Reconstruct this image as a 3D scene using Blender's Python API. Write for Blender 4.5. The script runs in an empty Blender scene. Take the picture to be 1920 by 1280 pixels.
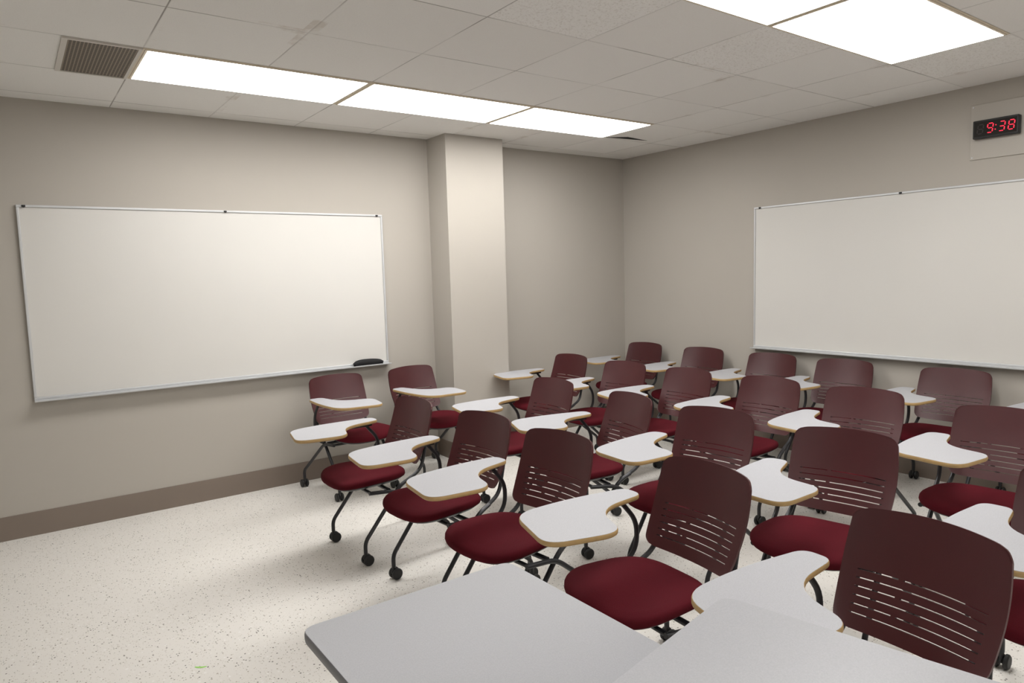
import bpy, bmesh, math, random
from mathutils import Matrix, Vector
random.seed(4)
C=bpy.context.scene.collection
PI=math.pi
H=2.74; XR=5.346; YL=5.307; CAMH=1.5786
XN=-2.6; YN=-2.6
# ------------------------------------------------------------ camera
FPX,PITCH,ROLL,YAW=1298.95,0.0973,-0.0291,0.9444
F=Vector((math.cos(YAW)*math.cos(PITCH),math.sin(YAW)*math.cos(PITCH),-math.sin(PITCH)))
R0=Vector((math.sin(YAW),-math.cos(YAW),0)); U0=R0.cross(F)
R=R0*math.cos(ROLL)+U0*math.sin(ROLL); U=-R0*math.sin(ROLL)+U0*math.cos(ROLL)
cd=bpy.data.cameras.new('camera'); cam=bpy.data.objects.new('camera',cd); C.objects.link(cam)
cd.sensor_width=36; cd.lens=FPX/1920*36; cd.clip_start=.05
cam.matrix_world=Matrix(((R[0],U[0],-F[0],0),(R[1],U[1],-F[1],0),(R[2],U[2],-F[2],CAMH),(0,0,0,1)))
bpy.context.scene.camera=cam
# ------------------------------------------------------------ mesh helpers
class MB:
    def __init__(s): s.v=[]; s.f=[]
    def add(s,vs,fs):
        n=len(s.v); s.v+= [tuple(v) for v in vs]; s.f+=[tuple(i+n for i in f) for f in fs]; return s
    def box(s,x0,x1,y0,y1,z0,z1):
        vs=[(x,y,z) for z in (z0,z1) for y in (y0,y1) for x in (x0,x1)]
        return s.add(vs,[(0,2,3,1),(4,5,7,6),(0,1,5,4),(2,6,7,3),(0,4,6,2),(1,3,7,5)])
    def rings(s,rs,cap0=True,cap1=True):
        n=len(rs[0]); vs=[p for r in rs for p in r]; fs=[]
        for k in range(len(rs)-1):
            for i in range(n):
                j=(i+1)%n; fs.append((k*n+i,k*n+j,(k+1)*n+j,(k+1)*n+i))
        if cap0: fs.append(tuple(range(n))[::-1])
        if cap1: fs.append(tuple((len(rs)-1)*n+i for i in range(n)))
        return s.add(vs,fs)
    def cyl(s,c,axis,r,h,n=16,bev=0.0):
        a=Vector(axis).normalized(); t=Vector((0,0,1)) if abs(a.z)<.9 else Vector((1,0,0))
        u=a.cross(t).normalized(); w=a.cross(u); c=Vector(c); rs=[]
        prof=[(-h/2,r-bev),(-h/2+bev,r),(h/2-bev,r),(h/2,r-bev)] if bev else [(-h/2,r),(h/2,r)]
        for d,rr in prof: rs.append([tuple(c+a*d+(u*math.cos(2*PI*i/n)+w*math.sin(2*PI*i/n))*rr) for i in range(n)])
        return s.rings(rs)
    def tube(s,pts,r,n=10,cut=.05):
        P=[Vector(p) for p in pts]; path=[P[0]]
        for i in range(1,len(P)-1):
            a=(P[i-1]-P[i]); b=(P[i+1]-P[i]); d=min(cut,a.length*.48,b.length*.48)
            A=P[i]+a.normalized()*d; B=P[i]+b.normalized()*d
            for k in range(6):
                t=k/5; path.append(A*(1-t)**2+P[i]*2*t*(1-t)+B*t*t)
        path.append(P[-1]); rs=[]; prev=None
        for i,p in enumerate(path):
            d=(path[min(i+1,len(path)-1)]-path[max(i-1,0)]).normalized()
            if prev is None:
                t=Vector((0,1,0)) if abs(d.y)<.9 else Vector((1,0,0)); u=d.cross(t).normalized()
            else: u=(prev-d*prev.dot(d)).normalized()
            prev=u; w=d.cross(u)
            rs.append([tuple(p+(u*math.cos(2*PI*k/n)+w*math.sin(2*PI*k/n))*r) for k in range(n)])
        return s.rings(rs)
    def prism(s,pts,prof):      # prof: (inset,z) list
        return s.rings([[(x,y,z) for x,y in inset(pts,ins)] for ins,z in prof])
    def build(s,name,mat,parent=None,smooth=True,ang=.6):
        me=bpy.data.meshes.new(name); me.from_pydata(s.v,[],s.f); me.update()
        bm=bmesh.new(); bm.from_mesh(me); bmesh.ops.recalc_face_normals(bm,faces=bm.faces); bm.to_mesh(me); bm.free()
        if smooth:
            me.polygons.foreach_set('use_smooth',[True]*len(me.polygons)); me.set_sharp_from_angle(angle=ang)
        me.materials.append(mat)
        o=bpy.data.objects.new(name,me); C.objects.link(o)
        if parent: o.parent=parent
        return o
def inset(pts,d):
    if d==0: return list(pts)
    n=len(pts); out=[]; area=sum(pts[i][0]*pts[(i+1)%n][1]-pts[(i+1)%n][0]*pts[i][1] for i in range(n)); sg=1 if area>0 else -1
    for i in range(n):
        a=Vector(pts[i-1]);b=Vector(pts[i]);c=Vector(pts[(i+1)%n])
        t=((b-a).normalized()+(c-b).normalized()).normalized(); nrm=Vector((-t.y,t.x))*sg
        out.append(tuple(b+nrm*d))
    return out
def rounded(poly,seg=8):
    out=[]; n=len(poly)
    for i in range(n):
        p=Vector(poly[i][:2]); a=Vector(poly[i-1][:2])-p; b=Vector(poly[(i+1)%n][:2])-p
        d=poly[i][2]; A=p+a.normalized()*min(d,a.length*.49); B=p+b.normalized()*min(d,b.length*.49)
        for k in range(seg+1):
            t=k/seg; out.append(tuple(A*(1-t)**2+p*2*t*(1-t)+B*t*t))
    res=[]
    for q in out:
        if not res or (Vector(q)-Vector(res[-1])).length>1e-4: res.append(q)
    return res
def rrect(x0,x1,y0,y1,r,seg=6): return rounded([(x0,y0,r),(x1,y0,r),(x1,y1,r),(x0,y1,r)],seg)
def bevel(o,w=.003,n=2):
    m=o.modifiers.new('bevel','BEVEL'); m.width=w; m.segments=n; m.limit_method='ANGLE'; return o
def thing(name,label,cat,loc=(0,0,0),rz=0,group=None):
    o=bpy.data.objects.new(name,None); C.objects.link(o); o.empty_display_size=.1
    o.location=loc; o.rotation_euler=(0,0,rz); o['label']=label; o['category']=cat
    if group: o['group']=group
    return o
def tag(o,label,cat,group=None):
    o['label']=label; o['category']=cat
    if group: o['group']=group
    return o
def struct(o): o['kind']='structure'; return o
# ------------------------------------------------------------ materials
class NT:
    def __init__(s,name):
        s.m=bpy.data.materials.new(name); s.m.use_nodes=True; s.t=s.m.node_tree; s.b=s.t.nodes['Principled BSDF']
    def n(s,ty,**kw):
        x=s.t.nodes.new(ty)
        for k,v in kw.items(): setattr(x,k,v)
        return x
    def l(s,a,b): s.t.links.new(a,b)
    def math(s,op,a,b=None,c=None):
        x=s.n('ShaderNodeMath',operation=op)
        for i,v in enumerate((a,b,c)):
            if v is None: continue
            if isinstance(v,(int,float)): x.inputs[i].default_value=v
            else: s.l(v,x.inputs[i])
        return x.outputs[0]
    def mix(s,fac,a,b):
        x=s.n('ShaderNodeMix',data_type='RGBA')
        if isinstance(fac,(int,float)): x.inputs[0].default_value=fac
        else: s.l(fac,x.inputs[0])
        for i,v in ((6,a),(7,b)):
            if isinstance(v,tuple): x.inputs[i].default_value=(*v,1)
            else: s.l(v,x.inputs[i])
        return x.outputs[2]
    def noise(s,scale,detail=3,coord=None,rough=.5):
        x=s.n('ShaderNodeTexNoise'); x.inputs['Scale'].default_value=scale; x.inputs['Detail'].default_value=detail; x.inputs['Roughness'].default_value=rough
        s.l(coord or s.coord(),x.inputs['Vector']); return x.outputs['Fac']
    def coord(s):
        if not hasattr(s,'_c'): s._c=s.n('ShaderNodeTexCoord').outputs['Object']
        return s._c
    def ramp(s,fac,p0,p1):
        x=s.n('ShaderNodeMapRange'); x.inputs['From Min'].default_value=p0; x.inputs['From Max'].default_value=p1; s.l(fac,x.inputs['Value']); return x.outputs[0]
    def bump(s,h,strength,dist=.01):
        x=s.n('ShaderNodeBump'); x.inputs['Strength'].default_value=strength; x.inputs['Distance'].default_value=dist; s.l(h,x.inputs['Height']); s.l(x.outputs[0],s.b.inputs['Normal'])
    def set(s,col=None,rough=None,metal=None,spec=None):
        if col is not None:
            if isinstance(col,tuple): s.b.inputs['Base Color'].default_value=(*col,1)
            else: s.l(col,s.b.inputs['Base Color'])
        if rough is not None:
            if isinstance(rough,(int,float)): s.b.inputs['Roughness'].default_value=rough
            else: s.l(rough,s.b.inputs['Roughness'])
        if metal is not None: s.b.inputs['Metallic'].default_value=metal
        if spec is not None: s.b.inputs['Specular IOR Level'].default_value=spec
        return s.m
def varied(name,c,amt=.12,scale=8,rough=.5,metal=0,bump=0,bscale=200,spec=.5):
    t=NT(name); d=tuple(x*(1-amt) for x in c); e=tuple(min(1,x*(1+amt)) for x in c)
    t.set(t.mix(t.noise(scale),d,e),rough,metal,spec)
    if bump: t.bump(t.noise(bscale,2),bump,.002)
    return t.m
M={}
M['wall']=varied('wall_paint',(.450,.420,.376),.03,1.5,.75,0,.12,350,.25)
M['base']=varied('taupe_vinyl',(.210,.168,.137),.06,4,.5)
M['board']=varied('whiteboard_enamel',(.66,.646,.615),.02,2.2,.38,0,0,1,.18)
M['alu']=varied('aluminium',(.62,.63,.64),.05,10,.42,.4)
M['tray']=varied('tray_aluminium',(.54,.55,.56),.05,10,.45,.35)
M['dark']=varied('black_plastic',(.014,.014,.015),.2,30,.45)
M['black']=varied('matte_black',(.007,.007,.008),.2,30,.6,0,0,1,.25)
M['tube']=varied('charcoal_steel',(.028,.028,.031),.15,30,.38,.3)
M['rubber']=varied('wheel_rubber',(.012,.012,.012),.2,30,.55)
M['back']=varied('maroon_plastic',(.063,.0125,.0150),.10,12,.34,0,.25,900,.5)
M['edge']=varied('tan_edge',(.45,.30,.13),.15,40,.45)
M['lightrim']=varied('tan_light_rim',(.68,.60,.48),.1,10,.5)
M['deskedge']=varied('grey_edge',(.16,.16,.175),.08,30,.45)
M['plate']=varied('plate_paint',(.455,.425,.38),.03,3,.5)
M['ventframe']=varied('vent_frame_paint',(.62,.59,.54),.03,3,.5)
M['green']=varied('green_scrap',(.35,.70,.16),.1,30,.6)
M['void']=varied('void',(.015,.014,.012),.1,5,.9)
t=NT('seat_fabric'); nz=t.noise(420,2); t.set(t.mix(t.math('MULTIPLY',t.math('ADD',nz,t.noise(6)),.5),(.054,.0038,.0076),(.106,.0072,.0140)),.9,0,.12)
t.bump(nz,.5,.002); M['seat']=t.m
t=NT('grey_laminate'); t.set(t.mix(t.ramp(t.noise(320,2),.35,.65),(.405,.41,.435),(.455,.46,.49)),.40,0,.4); M['lam']=t.m
t=NT('desk_laminate'); t.set(t.mix(t.ramp(t.noise(320,2),.3,.7),(.335,.34,.365),(.375,.38,.405)),.38,0,.4); M['dlam']=t.m
t=NT('pale_desk_laminate'); t.set(t.mix(t.ramp(t.noise(320,2),.3,.7),(.375,.38,.405),(.42,.425,.45)),.38,0,.4); M['dlam2']=t.m
# floor
t=NT('speckled_vinyl'); base=t.mix(t.noise(1.3),(.745,.722,.680),(.785,.765,.727))
def specks(t,scale,thr,chance):
    v=t.n('ShaderNodeTexVoronoi'); v.inputs['Scale'].default_value=scale; t.l(t.coord(),v.inputs['Vector'])
    w=t.n('ShaderNodeSeparateColor'); t.l(v.outputs['Color'],w.inputs[0])
    sz=t.math('MULTIPLY',w.outputs[1],thr)
    return t.math('MULTIPLY',t.math('LESS_THAN',v.outputs['Distance'],sz),t.math('LESS_THAN',w.outputs[0],chance)),w.outputs[2]
s1,r1=specks(t,108,.42,.32); s2,r2=specks(t,55,.36,.20); s3,r3=specks(t,150,.45,.35)
c=t.mix(s3,base,(.56,.525,.47)); c=t.mix(s1,c,t.mix(r1,(.07,.063,.055),(.42,.38,.32))); c=t.mix(t.math('MULTIPLY',s2,.6),c,(.88,.87,.85))
t.set(c,t.math('ADD',t.math('MULTIPLY',t.noise(3),.12),.34),0,.4); M['floor']=t.m
# ceiling
t=NT('ceiling_tiles'); sp=t.n('ShaderNodeSeparateXYZ'); t.l(t.coord(),sp.inputs[0])
gx=t.math('DIVIDE',t.math('SUBTRACT',sp.outputs[0],.64-6.1),.61); gy=t.math('DIVIDE',t.math('SUBTRACT',sp.outputs[1],4.52-12.2),.61)
def edge(g): f=t.math('FRACT',g); return t.math('MINIMUM',f,t.math('SUBTRACT',1.0,f))
d=t.math('MINIMUM',edge(gx),edge(gy))
cmb=t.n('ShaderNodeCombineXYZ'); t.l(t.math('FLOOR',gx),cmb.inputs[0]); t.l(t.math('FLOOR',gy),cmb.inputs[1])
wn=t.n('ShaderNodeTexWhiteNoise'); t.l(cmb.outputs[0],wn.inputs['Vector']); rnd=wn.outputs['Value']
cc=t.mix(rnd,(.815,.80,.77),(.875,.865,.84))
fis=t.ramp(t.noise(90,4,None,.7),.54,.60); sel=t.math('GREATER_THAN',rnd,.88)
cc=t.mix(t.math('MULTIPLY',t.math('MULTIPLY',fis,sel),.35),cc,(.5,.46,.41))
pin=t.ramp(t.noise(200,3),.55,.66); cc=t.mix(t.math('MULTIPLY',pin,.12),cc,(.5,.47,.43))
st=t.math('MULTIPLY',t.ramp(t.noise(1.7,5,None,.75),.60,.68),t.math('LESS_THAN',d,.06)); cc=t.mix(t.math('MULTIPLY',st,.32),cc,(.45,.37,.28))
line=t.math('SUBTRACT',1.0,t.ramp(d,.002,.008)); lv=t.ramp(t.noise(2.3,2),.42,.62)  # tile joints; uneven shade along sagging edges painted in as varying line strength
cc=t.mix(t.math('MULTIPLY',line,t.math('ADD',t.math('MULTIPLY',lv,.5),.22)),cc,(.15,.13,.11))
t.set(cc,.9,0,.1); t.bump(t.math('ADD',t.ramp(d,0,.014),t.math('MULTIPLY',t.math('ADD',pin,fis),-.1)),.35,.006); M['ceil']=t.m
def emis(name,c,s):
    m=bpy.data.materials.new(name); m.use_nodes=True; nt=m.node_tree; b=nt.nodes['Principled BSDF']
    b.inputs['Base Color'].default_value=(*[min(1,x) for x in c],1); b.inputs['Emission Color'].default_value=(*c,1); b.inputs['Emission Strength'].default_value=s; return m
M['diff']=emis('diffuser',(1,.98,.953),12.2)
M['led']=emis('led_red',(1,.025,.07),.85)
M['ghost']=varied('unlit_segment',(.03,.022,.022),.1,10,.5)
t=NT('vent_mesh'); sp=t.n('ShaderNodeSeparateXYZ'); t.l(t.coord(),sp.inputs[0])
def cell(o,n): return t.math('ABSOLUTE',t.math('SUBTRACT',t.math('FRACT',t.math('MULTIPLY',o,n)),.5))
hole=t.math('MULTIPLY',t.math('LESS_THAN',cell(sp.outputs[0],62),.33),t.math('LESS_THAN',cell(sp.outputs[1],62),.33))
t.set(t.mix(hole,(.27,.225,.175),(.035,.028,.02)),.6,.2); M['vent']=t.m
# ------------------------------------------------------------ room
struct(MB().box(XN,XR,YN,YL,-.05,0).build('floor',M['floor'],smooth=False))
struct(MB().box(XN,XR,YN,YL,H,H+.05).build('ceiling',M['ceil'],smooth=False))
struct(MB().box(XN-.1,XR+.1,YL,YL+.1,0,H).build('wall_left',M['wall'],smooth=False))
struct(MB().box(XR,XR+.1,YN-.1,YL,0,H).build('wall_right',M['wall'],smooth=False))
struct(MB().box(XN-.1,XN,YN-.1,YL,0,H).build('wall_rear',M['wall'],smooth=False))
struct(MB().box(XN,XR,YN-.1,YN,0,H).build('wall_near',M['wall'],smooth=False))
PX0,PX1,PY=3.0,3.575,5.0
struct(MB().box(PX0,PX1,PY,YL,0,H).build('wall_pillar',M['wall'],smooth=False))
bh=.152;bt=.008
struct(MB().box(XN,PX0-bt,YL-bt,YL,0,bh).build('baseboard_left',M['base'],smooth=False))
struct(MB().box(PX0-bt,PX0,PY-bt,YL,0,bh).box(PX0,PX1,PY-bt,PY,0,bh).box(PX1,PX1+bt,PY-bt,YL,0,bh).build('baseboard_pillar',M['base'],smooth=False))
struct(MB().box(PX1+bt,XR-bt,YL-bt,YL,0,bh).build('baseboard_corner',M['base'],smooth=False))
struct(MB().box(XR-bt,XR,YN,YL,0,bh).build('baseboard_right',M['base'],smooth=False))
def light(x0,y0,label):
    x1=x0+1.22;y1=y0+.61
    t=thing('ceiling_light',label,'ceiling light',((x0+x1)/2,(y0+y1)/2,H),0,'flat ceiling light panels')
    w=.61;h=.305;a=.011;b=.023
    f=MB()
    for r0,r1,z0 in ((0.001,a,-.003),(a,b,-.007)):
        f.box(-w+r0,w-r0,-h+r0,-h+r1,z0,0).box(-w+r0,w-r0,h-r1,h-r0,z0,0).box(-w+r0,-w+r1,-h+r1,h-r1,z0,0).box(w-r1,w-r0,-h+r1,h-r1,z0,0)
    f.build('frame',M['lightrim'],t,smooth=False)
    MB().box(-w+b,w-b,-h+b,h-b,-.008,-.001).build('diffuser',M['diff'],t,smooth=False)
light(.64,3.91,'glowing ceiling panel beside the brown vent, leftmost of its row of three')
light(1.86,3.91,'glowing ceiling panel in the middle of the row of three before the pillar')
light(3.08,3.91,'glowing ceiling panel at the far end of its row, nearest the room corner')
light(3.08,1.47,'large glowing ceiling panel at the upper right, the one nearest the clock')
light(1.86,1.47,'ceiling panel cut by the top picture edge, beside the large upper right panel')
light(3.08,-.97,'added fill light ceiling panel, unseen behind the viewer, at the right wall side')  # out-of-view panel added to even out the ambient light
light(.03,-.97,'added fill light ceiling panel, unseen behind the viewer, in the middle of the room')  # also added out of view, lifts the floor bounce onto the ceiling
light(-1.80,-.97,'added fill light ceiling panel, unseen behind the viewer, at the rear wall side')  # third added panel out of view, for ambient fill
t=thing('ceiling_vent','brown perforated ceiling vent beside the leftmost light panel','vent',(.475,4.215,H))
MB().box(-.175,.163,-.303,-.287,-.010,0).box(-.175,.163,.287,.303,-.010,0).box(-.175,-.150,-.287,.287,-.010,0).box(.148,.163,-.287,.287,-.010,0).build('frame',M['ventframe'],t,smooth=False)
MB().box(-.150,.148,-.287,.287,-.006,-.001).build('grille',M['vent'],t,smooth=False)
g=MB().add([(4.33,4.50,H-.002),(4.50,4.40,H-.002),(4.78,4.44,H-.002),(4.33,4.50,H-.0005),(4.50,4.40,H-.0005),(4.78,4.44,H-.0005)],[(0,1,2),(3,5,4),(0,3,4,1),(1,4,5,2),(2,5,3,0)]).build('ceiling_gap',M['void'],smooth=False); struct(g)
# ------------------------------------------------------------ whiteboards
def whiteboard(loc,rz,W,Hh,label,clips):
    t=thing('whiteboard',label,'whiteboard',loc,rz,'wall whiteboards'); fr=.015
    bevel(MB().box(fr,W-fr,-.012,-.001,fr,Hh-fr).build('writing_surface',M['board'],t,smooth=False),.001,1)
    f=MB().box(0,W,-.02,-.001,Hh-fr,Hh).box(0,W,-.02,-.001,0,fr).box(0,fr,-.02,-.001,fr,Hh-fr).box(W-fr,W,-.02,-.001,fr,Hh-fr)
    bevel(f.build('frame',M['alu'],t,smooth=False),.003)
    tr=MB().box(.0,W,-.068,-.02,-.010,-.004).box(.0,W,-.071,-.066,-.010,.000).box(0,W,-.02,-.001,-.010,0)
    bevel(tr.build('marker_tray',M['tray'],t,smooth=False),.0015)
    for c in clips:
        MB().box(c-.010,c+.010,-.023,-.02,Hh-.014,Hh-.002).cyl((c,-.024,Hh-.010),(0,1,0),.008,.008,12,.002).build('clip',M['dark'],t)
whiteboard((.085,YL,.872),0,2.46,1.22,'large wall whiteboard on the left wall with an eraser on its tray',(.04,1.23,2.41))
whiteboard((XR,3.705,.872),-PI/2,2.46,1.22,'large wall whiteboard on the right wall below the red digital clock',(.06,1.23,2.40))
# eraser
t=thing('board_eraser','black curved eraser lying on the tray of the left whiteboard','eraser',(2.35,YL-.044,.869),0)
rs=[]
N=14
for i in range(N+1):
    s=i/N; x=-.130+.26*s; e=math.sqrt(max(0.02,1-(2*s-1)**4)); hh=.022+.030*e*(.7+.3*math.sin(PI*min(1,s*.9+.15))); w=.022*(.5+.5*e)
    rs.append([(x,w*math.cos(a),.016+(hh-.016)*max(0,math.sin(a))+.002*min(0,math.sin(a))) for a in [2*PI*k/16 for k in range(16)]])
MB().rings(rs).build('grip',M['black'],t)
MB().prism(rrect(-.125,.125,-.021,.021,.012),[(0,0),(0,.016)]).build('felt_pad',M['black'],t)
# clock plate and clock
t=thing('wall_plate','painted rectangular cover plate behind the red digital clock','cover plate',(XR,2.035,2.25),-PI/2)
bevel(MB().box(0,.40,-.010,-.0005,0,.36).build('panel',M['plate'],t,smooth=False),.003)
for x,z in ((.015,.015),(.015,.345),(.385,.015),(.385,.345)): MB().cyl((x,-.0115,z),(0,1,0),.005,.003,10).build('screw',M['alu'],t)
t=thing('digital_clock','black wall clock with glowing red digits reading 9:38','clock',(XR,2.005,2.38),-PI/2)
bevel(MB().box(0,.262,-.055,-.0105,0,.118).build('housing',M['dark'],t,smooth=False),.006)
bevel(MB().box(.010,.252,-.057,-.053,.011,.107).build('display_window',M['void'],t,smooth=False),.001,1)
SEG={'a':((0,1),(1,1)),'b':((1,1),(1,.5)),'c':((1,.5),(1,0)),'d':((0,0),(1,0)),'e':((0,0),(0,.5)),'f':((0,.5),(0,1)),'g':((0,.5),(1,.5))}
DG={'9':'abcdfg','3':'abcdg','8':'abcdefg'}
def digit(x0,ch,mat,name,w=.031,h=.058,z0=.030,th=.0027):
    b=MB()
    for k in DG[ch]:
        (ax,az),(bx,bz)=SEG[k]
        A=Vector((x0+ax*w+az*h*.12,z0+az*h));B=Vector((x0+bx*w+bz*h*.12,z0+bz*h)); dd=(B-A).normalized(); A+=dd*.0035;B-=dd*.0035; nn=Vector((-dd.y,dd.x))*th
        pts=[A,A+dd*th+nn,B-dd*th+nn,B,B-dd*th-nn,A+dd*th-nn]
        b.rings([[(p.x,y,p.y) for p in pts] for y in (-.0595,-.057)])
    return b.build(name,mat,t,smooth=False)
digit(.028,'8',M['ghost'],'unlit_digit')
digit(.084,'9',M['led'],'digit'); digit(.151,'3',M['led'],'digit'); digit(.204,'8',M['led'],'digit')
MB().cyl((.133,-.0585,.045),(0,1,0),.0034,.003,10).build('colon_dot',M['led'],t)
MB().cyl((.136,-.0585,.072),(0,1,0),.0034,.003,10).build('colon_dot',M['led'],t)
# ------------------------------------------------------------ chair
BT,BTF,TZ,TF,TR,SF,SR=.843,-.41,.707,-.003,.032,.868,.73
TAB=[(-.25,.215,.05),(-.25,.355,.06),(.06,.39,.15),(.36,.355,.12),(.435,-.07,.10),(.11,-.145,.10),(.035,.16,.16)]
TT=.019
def back_pt(u,v):
    au=abs(u); hw=.209+.016*math.sin(min(1,.12+v*.95)*PI*.80)
    zt=BT-.012*u*u-.020*au**18; zb=BT-.355+.010*u*u+.022*au**16
    zz=zb+(zt-zb)*v
    f=(BTF+.125)-.125*((zz-(BT-.345))/.345)+.040*u*u-.012*math.sin(PI*v)
    sx=1-.024*(abs(2*v-1)**20)
    return (f,hw*u*sx,zz)
def make_chair():
    t=thing('tablet_arm_chair','x','chair',(0,0,0),0,'maroon tablet arm chairs')
    def outl(s,n=40):
        o=[]
        for i in range(n):
            a=2*PI*i/n; ca,sa=math.cos(a),math.sin(a); e=2/3.1
            f=abs(ca)**e*(1 if ca>0 else -1)*.218; w=abs(sa)**e*(1 if sa>0 else -1)*.228*(1+.09*f/.218)
            o.append((f*s-.018,w*s))
        return o
    def ring(s,z): return [(x,y,z-.02*max(0,x/.21)**2.5+.012*(abs(y)/.238)**2*(s>.3)) for x,y in outl(s)]
    MB().rings([ring(s,z) for s,z in ((.94,.430),(.985,.434),(1.0,.443),(.995,.454),(.975,.462),(.93,.467),(.8,.470),(.5,.469),(.2,.468),(.03,.468))]).build('seat',M['seat'],t,ang=1.2)
    MB().rings([ring(s,z) for s,z in ((.6,.407),(.86,.414),(.94,.427),(.94,.433))]).build('seat_shell',M['dark'],t)
    slots=[]
    for k,vc in enumerate((.12,.19,.26,.33,.40,.47)):
        slots.append((vc,((-.80,.80),) if k%2==0 else ((-.80,-.30),(-.24,.80))))
    hv=.0056; vs=sorted(set([0,.015,.03,.07]+[round(v+d,4) for v,_ in slots for d in (-hv,hv)]+[.52,.57,.62,.68,.74,.8,.86,.9,.94,.965,.98,.99,1.0]))
    us=sorted(set([round(x,3) for x in [i/12 for i in range(-11,12)]]+[-1,-.99,-.975,-.95,.95,.975,.99,1,-.80,.80,-.24,-.30]))
    nu,nv=len(us),len(vs); th=.010; V=[]; Fc=[]
    for side in (0,1):
        for v in vs:
            for u in us:
                p=back_pt(u,v); V.append((p[0]-side*th,p[1],p[2]-side*.003))
    def solid(i,j):
        if i<0 or j<0 or i>=nu-1 or j>=nv-1: return False
        uc=(us[i]+us[i+1])/2; vc=(vs[j]+vs[j+1])/2
        for c,sp in slots:
            if abs(vc-c)<hv:
                for a,b in sp:
                    if a<uc<b: return False
        return True
    idx=lambda s,i,j: s*nu*nv+j*nu+i
    for i in range(nu-1):
        for j in range(nv-1):
            if not solid(i,j): continue
            for s in (0,1): Fc.append((idx(s,i,j),idx(s,i+1,j),idx(s,i+1,j+1),idx(s,i,j+1)))
            if not solid(i-1,j): Fc.append((idx(0,i,j),idx(0,i,j+1),idx(1,i,j+1),idx(1,i,j)))
            if not solid(i+1,j): Fc.append((idx(0,i+1,j),idx(0,i+1,j+1),idx(1,i+1,j+1),idx(1,i+1,j)))
            if not solid(i,j-1): Fc.append((idx(0,i,j),idx(0,i+1,j),idx(1,i+1,j),idx(1,i,j)))
            if not solid(i,j+1): Fc.append((idx(0,i,j+1),idx(0,i+1,j+1),idx(1,i+1,j+1),idx(1,i,j+1)))
    MB().add(V,Fc).build('backrest',M['back'],t)
    r=.011; FF,RF=.095,-.42
    for s in (-1,1):
        MB().tube([(FF,s*.225,.068),(FF,s*.225,.13),(-.13,s*.225,.405),(-.215,s*.205,.43)],r).build('leg',M['tube'],t)
        MB().tube([(RF,s*.27,.068),(RF,s*.27,.13),(-.10,s*.237,.385),(.06,s*.232,.40)],r).build('leg',M['tube'],t)
        MB().tube([(-.20,s*.205,.425),(-.285,s*.20,.465),(-.318,s*.19,.56),(-.345,s*.185,.66)],.010).build('back_upright',M['tube'],t)
        for f,w in ((FF,.225),(RF,.27)):
            y=s*w; cs=MB().cyl((f,y,.062),(0,0,1),.009,.03).cyl((f-.006,y,.042),(0,1,0),.021,.012,16,.003).build('caster',M['dark'],t)
            for q in (-1,1): MB().cyl((f-.010,y+q*.017,.030),(0,1,0),.030,.018,20,.005).build('wheel',M['rubber'],cs)
    MB().tube([(-.06,-.23,.395),(-.06,.23,.395)],.011).tube([(.05,-.232,.40),(.05,.232,.40)],.009).build('cross_bar',M['tube'],t)
    pts=[(f*SF+TF,-(q*SR+TR)) for f,q in rounded(TAB,8)]
    tb=MB().prism(pts,[(.004,TZ-.004),(.003,TZ)]).build('tablet',M['lam'],t)
    MB().prism(pts,[(.005,TZ-TT),(.001,TZ-TT+.003),(0,TZ-.014),(0,TZ-.005),(.002,TZ-.001)]).build('tablet_edge',M['edge'],tb)
    ax=-.17*SF+TF; ay=-(.285*SR+TR)
    MB().tube([(-.10,-.237,.39),(-.17,-.25,.405),(-.235,ay-.004,.47),(-.235,ay,.58),(ax-.01,ay,TZ-.040)],.010,10,.06).build('tablet_support',M['tube'],t)
    bevel(MB().box(ax-.04,ax+.10,ay-.022,ay+.022,TZ-.039,TZ-TT-.0005).build('tablet_bracket',M['dark'],t,smooth=False),.006)
    return t
def dup(root):
    r=root.copy(); C.objects.link(r)
    for ch in list(root.children):
        c=ch.copy(); C.objects.link(c); c.parent=r
        for gch in list(ch.children):
            d=gch.copy(); C.objects.link(d); d.parent=c
    return r
CH=[(1.575,3.71,181,'farthest of the front row beside the open floor'),
(1.64,3.01,185,'second of the front row, counting from the left whiteboard'),
(1.645,2.40,185,'third of the front row, counting from the left whiteboard'),
(1.71,1.68,175,'fourth of the front row, just beyond the foreground desks'),
(1.69,.885,176,'nearest the viewer, whole back showing at the bottom right'),
(2.02,4.74,-87,'backed against the left wall, under the board eraser'),
(2.69,4.74,-83,'backed against the left wall, beside the pillar'),
(2.66,3.71,179,'farthest of the second row, just in front of the pillar'),
(2.61,2.98,169,'second from the pillar in the second row'),
(2.60,2.24,187,'third from the pillar in the second row'),
(2.605,1.52,191,'fourth from the pillar in the second row'),
(2.59,.69,182,'in the second row, mostly cut off by the right picture edge'),
(3.69,4.71,179,'farthest of the third row, right of the pillar'),
(3.65,3.97,183,'second from the far wall in the third row'),
(3.67,3.37,178,'third from the far wall in the third row'),
(3.70,2.69,181,'fourth from the far wall in the third row'),
(3.70,2.02,187,'fifth from the far wall in the third row'),
(3.60,1.28,185,'end of the third row, back cut by right picture edge'),
(4.85,4.88,182,'tucked into the far corner against the right wall'),
(4.85,4.14,183,'second from the corner along the right wall'),
(4.85,3.42,183,'third from the corner along the right wall'),
(4.85,2.79,183,'fourth from the corner along the right wall'),
(4.85,2.01,183,'fifth from the corner along the right wall'),
(4.80,1.26,178,'last along right wall, only its tablet showing at picture edge')]
base=make_chair()
for i,(x,y,r,l) in enumerate(CH):
    o=base if i==0 else dup(base)
    o.location=(x,y,0); o.rotation_euler=(0,0,math.radians(r)); o['label']='maroon tablet arm chair, '+l
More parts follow.
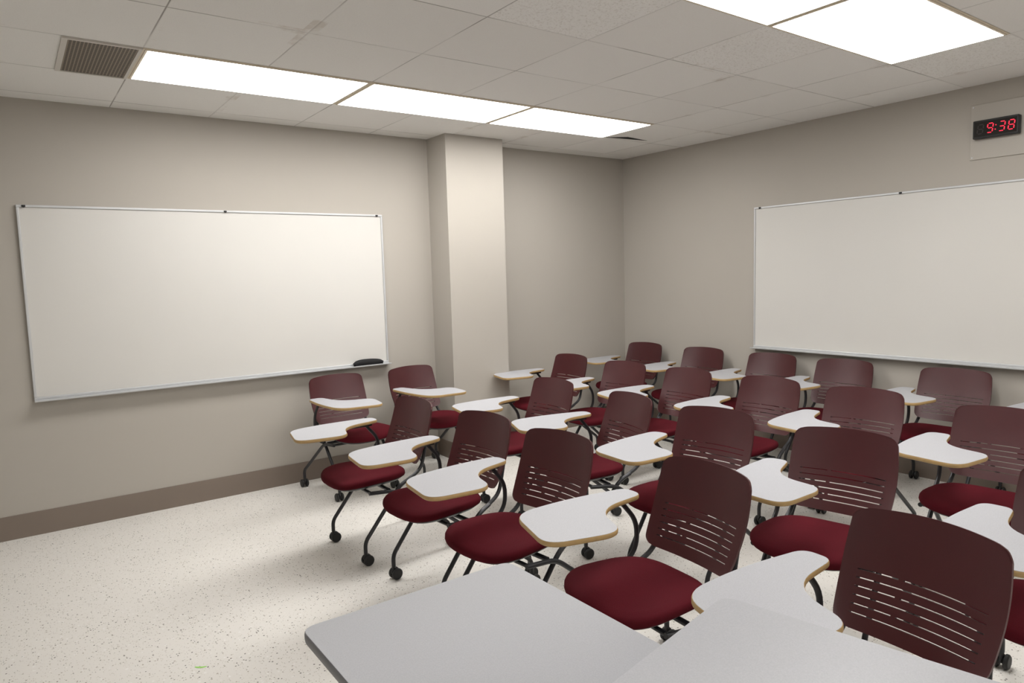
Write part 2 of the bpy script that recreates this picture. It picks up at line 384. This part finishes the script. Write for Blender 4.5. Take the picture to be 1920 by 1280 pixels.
# ------------------------------------------------------------ desks
def desk(x0,x1,y0,y1,rz,label,h=.76,mat='dlam'):
    w,d=x1-x0,y1-y0
    cx=x1-(w/2*math.cos(rz)-d/2*math.sin(rz)); cy=y1-(w/2*math.sin(rz)+d/2*math.cos(rz))
    t=thing('student_desk',label,'desk',(cx,cy,0),rz,'grey foreground desks')
    o=rounded([(-w/2,-d/2,.04),(w/2,-d/2,.04),(w/2,d/2,.04),(-w/2,d/2,.04)],8)
    tp=MB().prism(o,[(.004,h-.004),(.003,h)]).build('desktop',M[mat],t)
    MB().prism(o,[(.006,h-.026),(.001,h-.023),(0,h-.017),(0,h-.006),(.002,h-.001)]).build('desktop_edge',M['deskedge'],tp)
    a,b=w/2-.06,d/2-.06
    MB().box(-a,a,-b,-b+.02,h-.075,h-.027).box(-a,a,b-.02,b,h-.075,h-.027).box(-a,-a+.02,-b+.02,b-.02,h-.075,h-.027).box(a-.02,a,-b+.02,b-.02,h-.075,h-.027).build('apron',M['tube'],t,smooth=False)
    for sx in (-1,1):
        for sy in (-1,1): 
            l=MB().tube([(sx*(a-.015),sy*(b-.015),h-.04),(sx*(a-.005),sy*(b-.005),.012)],.014,12).build('leg',M['tube'],t)
            MB().cyl((sx*(a-.005),sy*(b-.005),.009),(0,0,1),.018,.018,12,.003).build('foot',M['rubber'],l)
desk(.495,1.100,.95,1.572,0,'grey desk with rounded corners in the foreground, left of the pair',.76)
desk(.735,1.335,.40,1.008,math.radians(11),'grey desk cut by the bottom picture edge, right of the pair',.795,'dlam2')
b=MB().rings([[(.025*math.cos(a),.005*math.sin(a)+.006*math.cos(a)**2,z) for a in [2*PI*k/14 for k in range(14)]] for z in (0,.0015)])
s=b.build('paper_scrap',M['green']); s.location=(.52,2.98,0); s.rotation_euler=(0,0,-.6); tag(s,'tiny bright green scrap lying on the open speckled floor','scrap')
w=bpy.data.worlds.new('world'); bpy.context.scene.world=w; w.use_nodes=True; w.node_tree.nodes['Background'].inputs[0].default_value=(.5,.48,.45,1); w.node_tree.nodes['Background'].inputs[1].default_value=.2
bpy.context.scene.view_settings.view_transform='Standard'
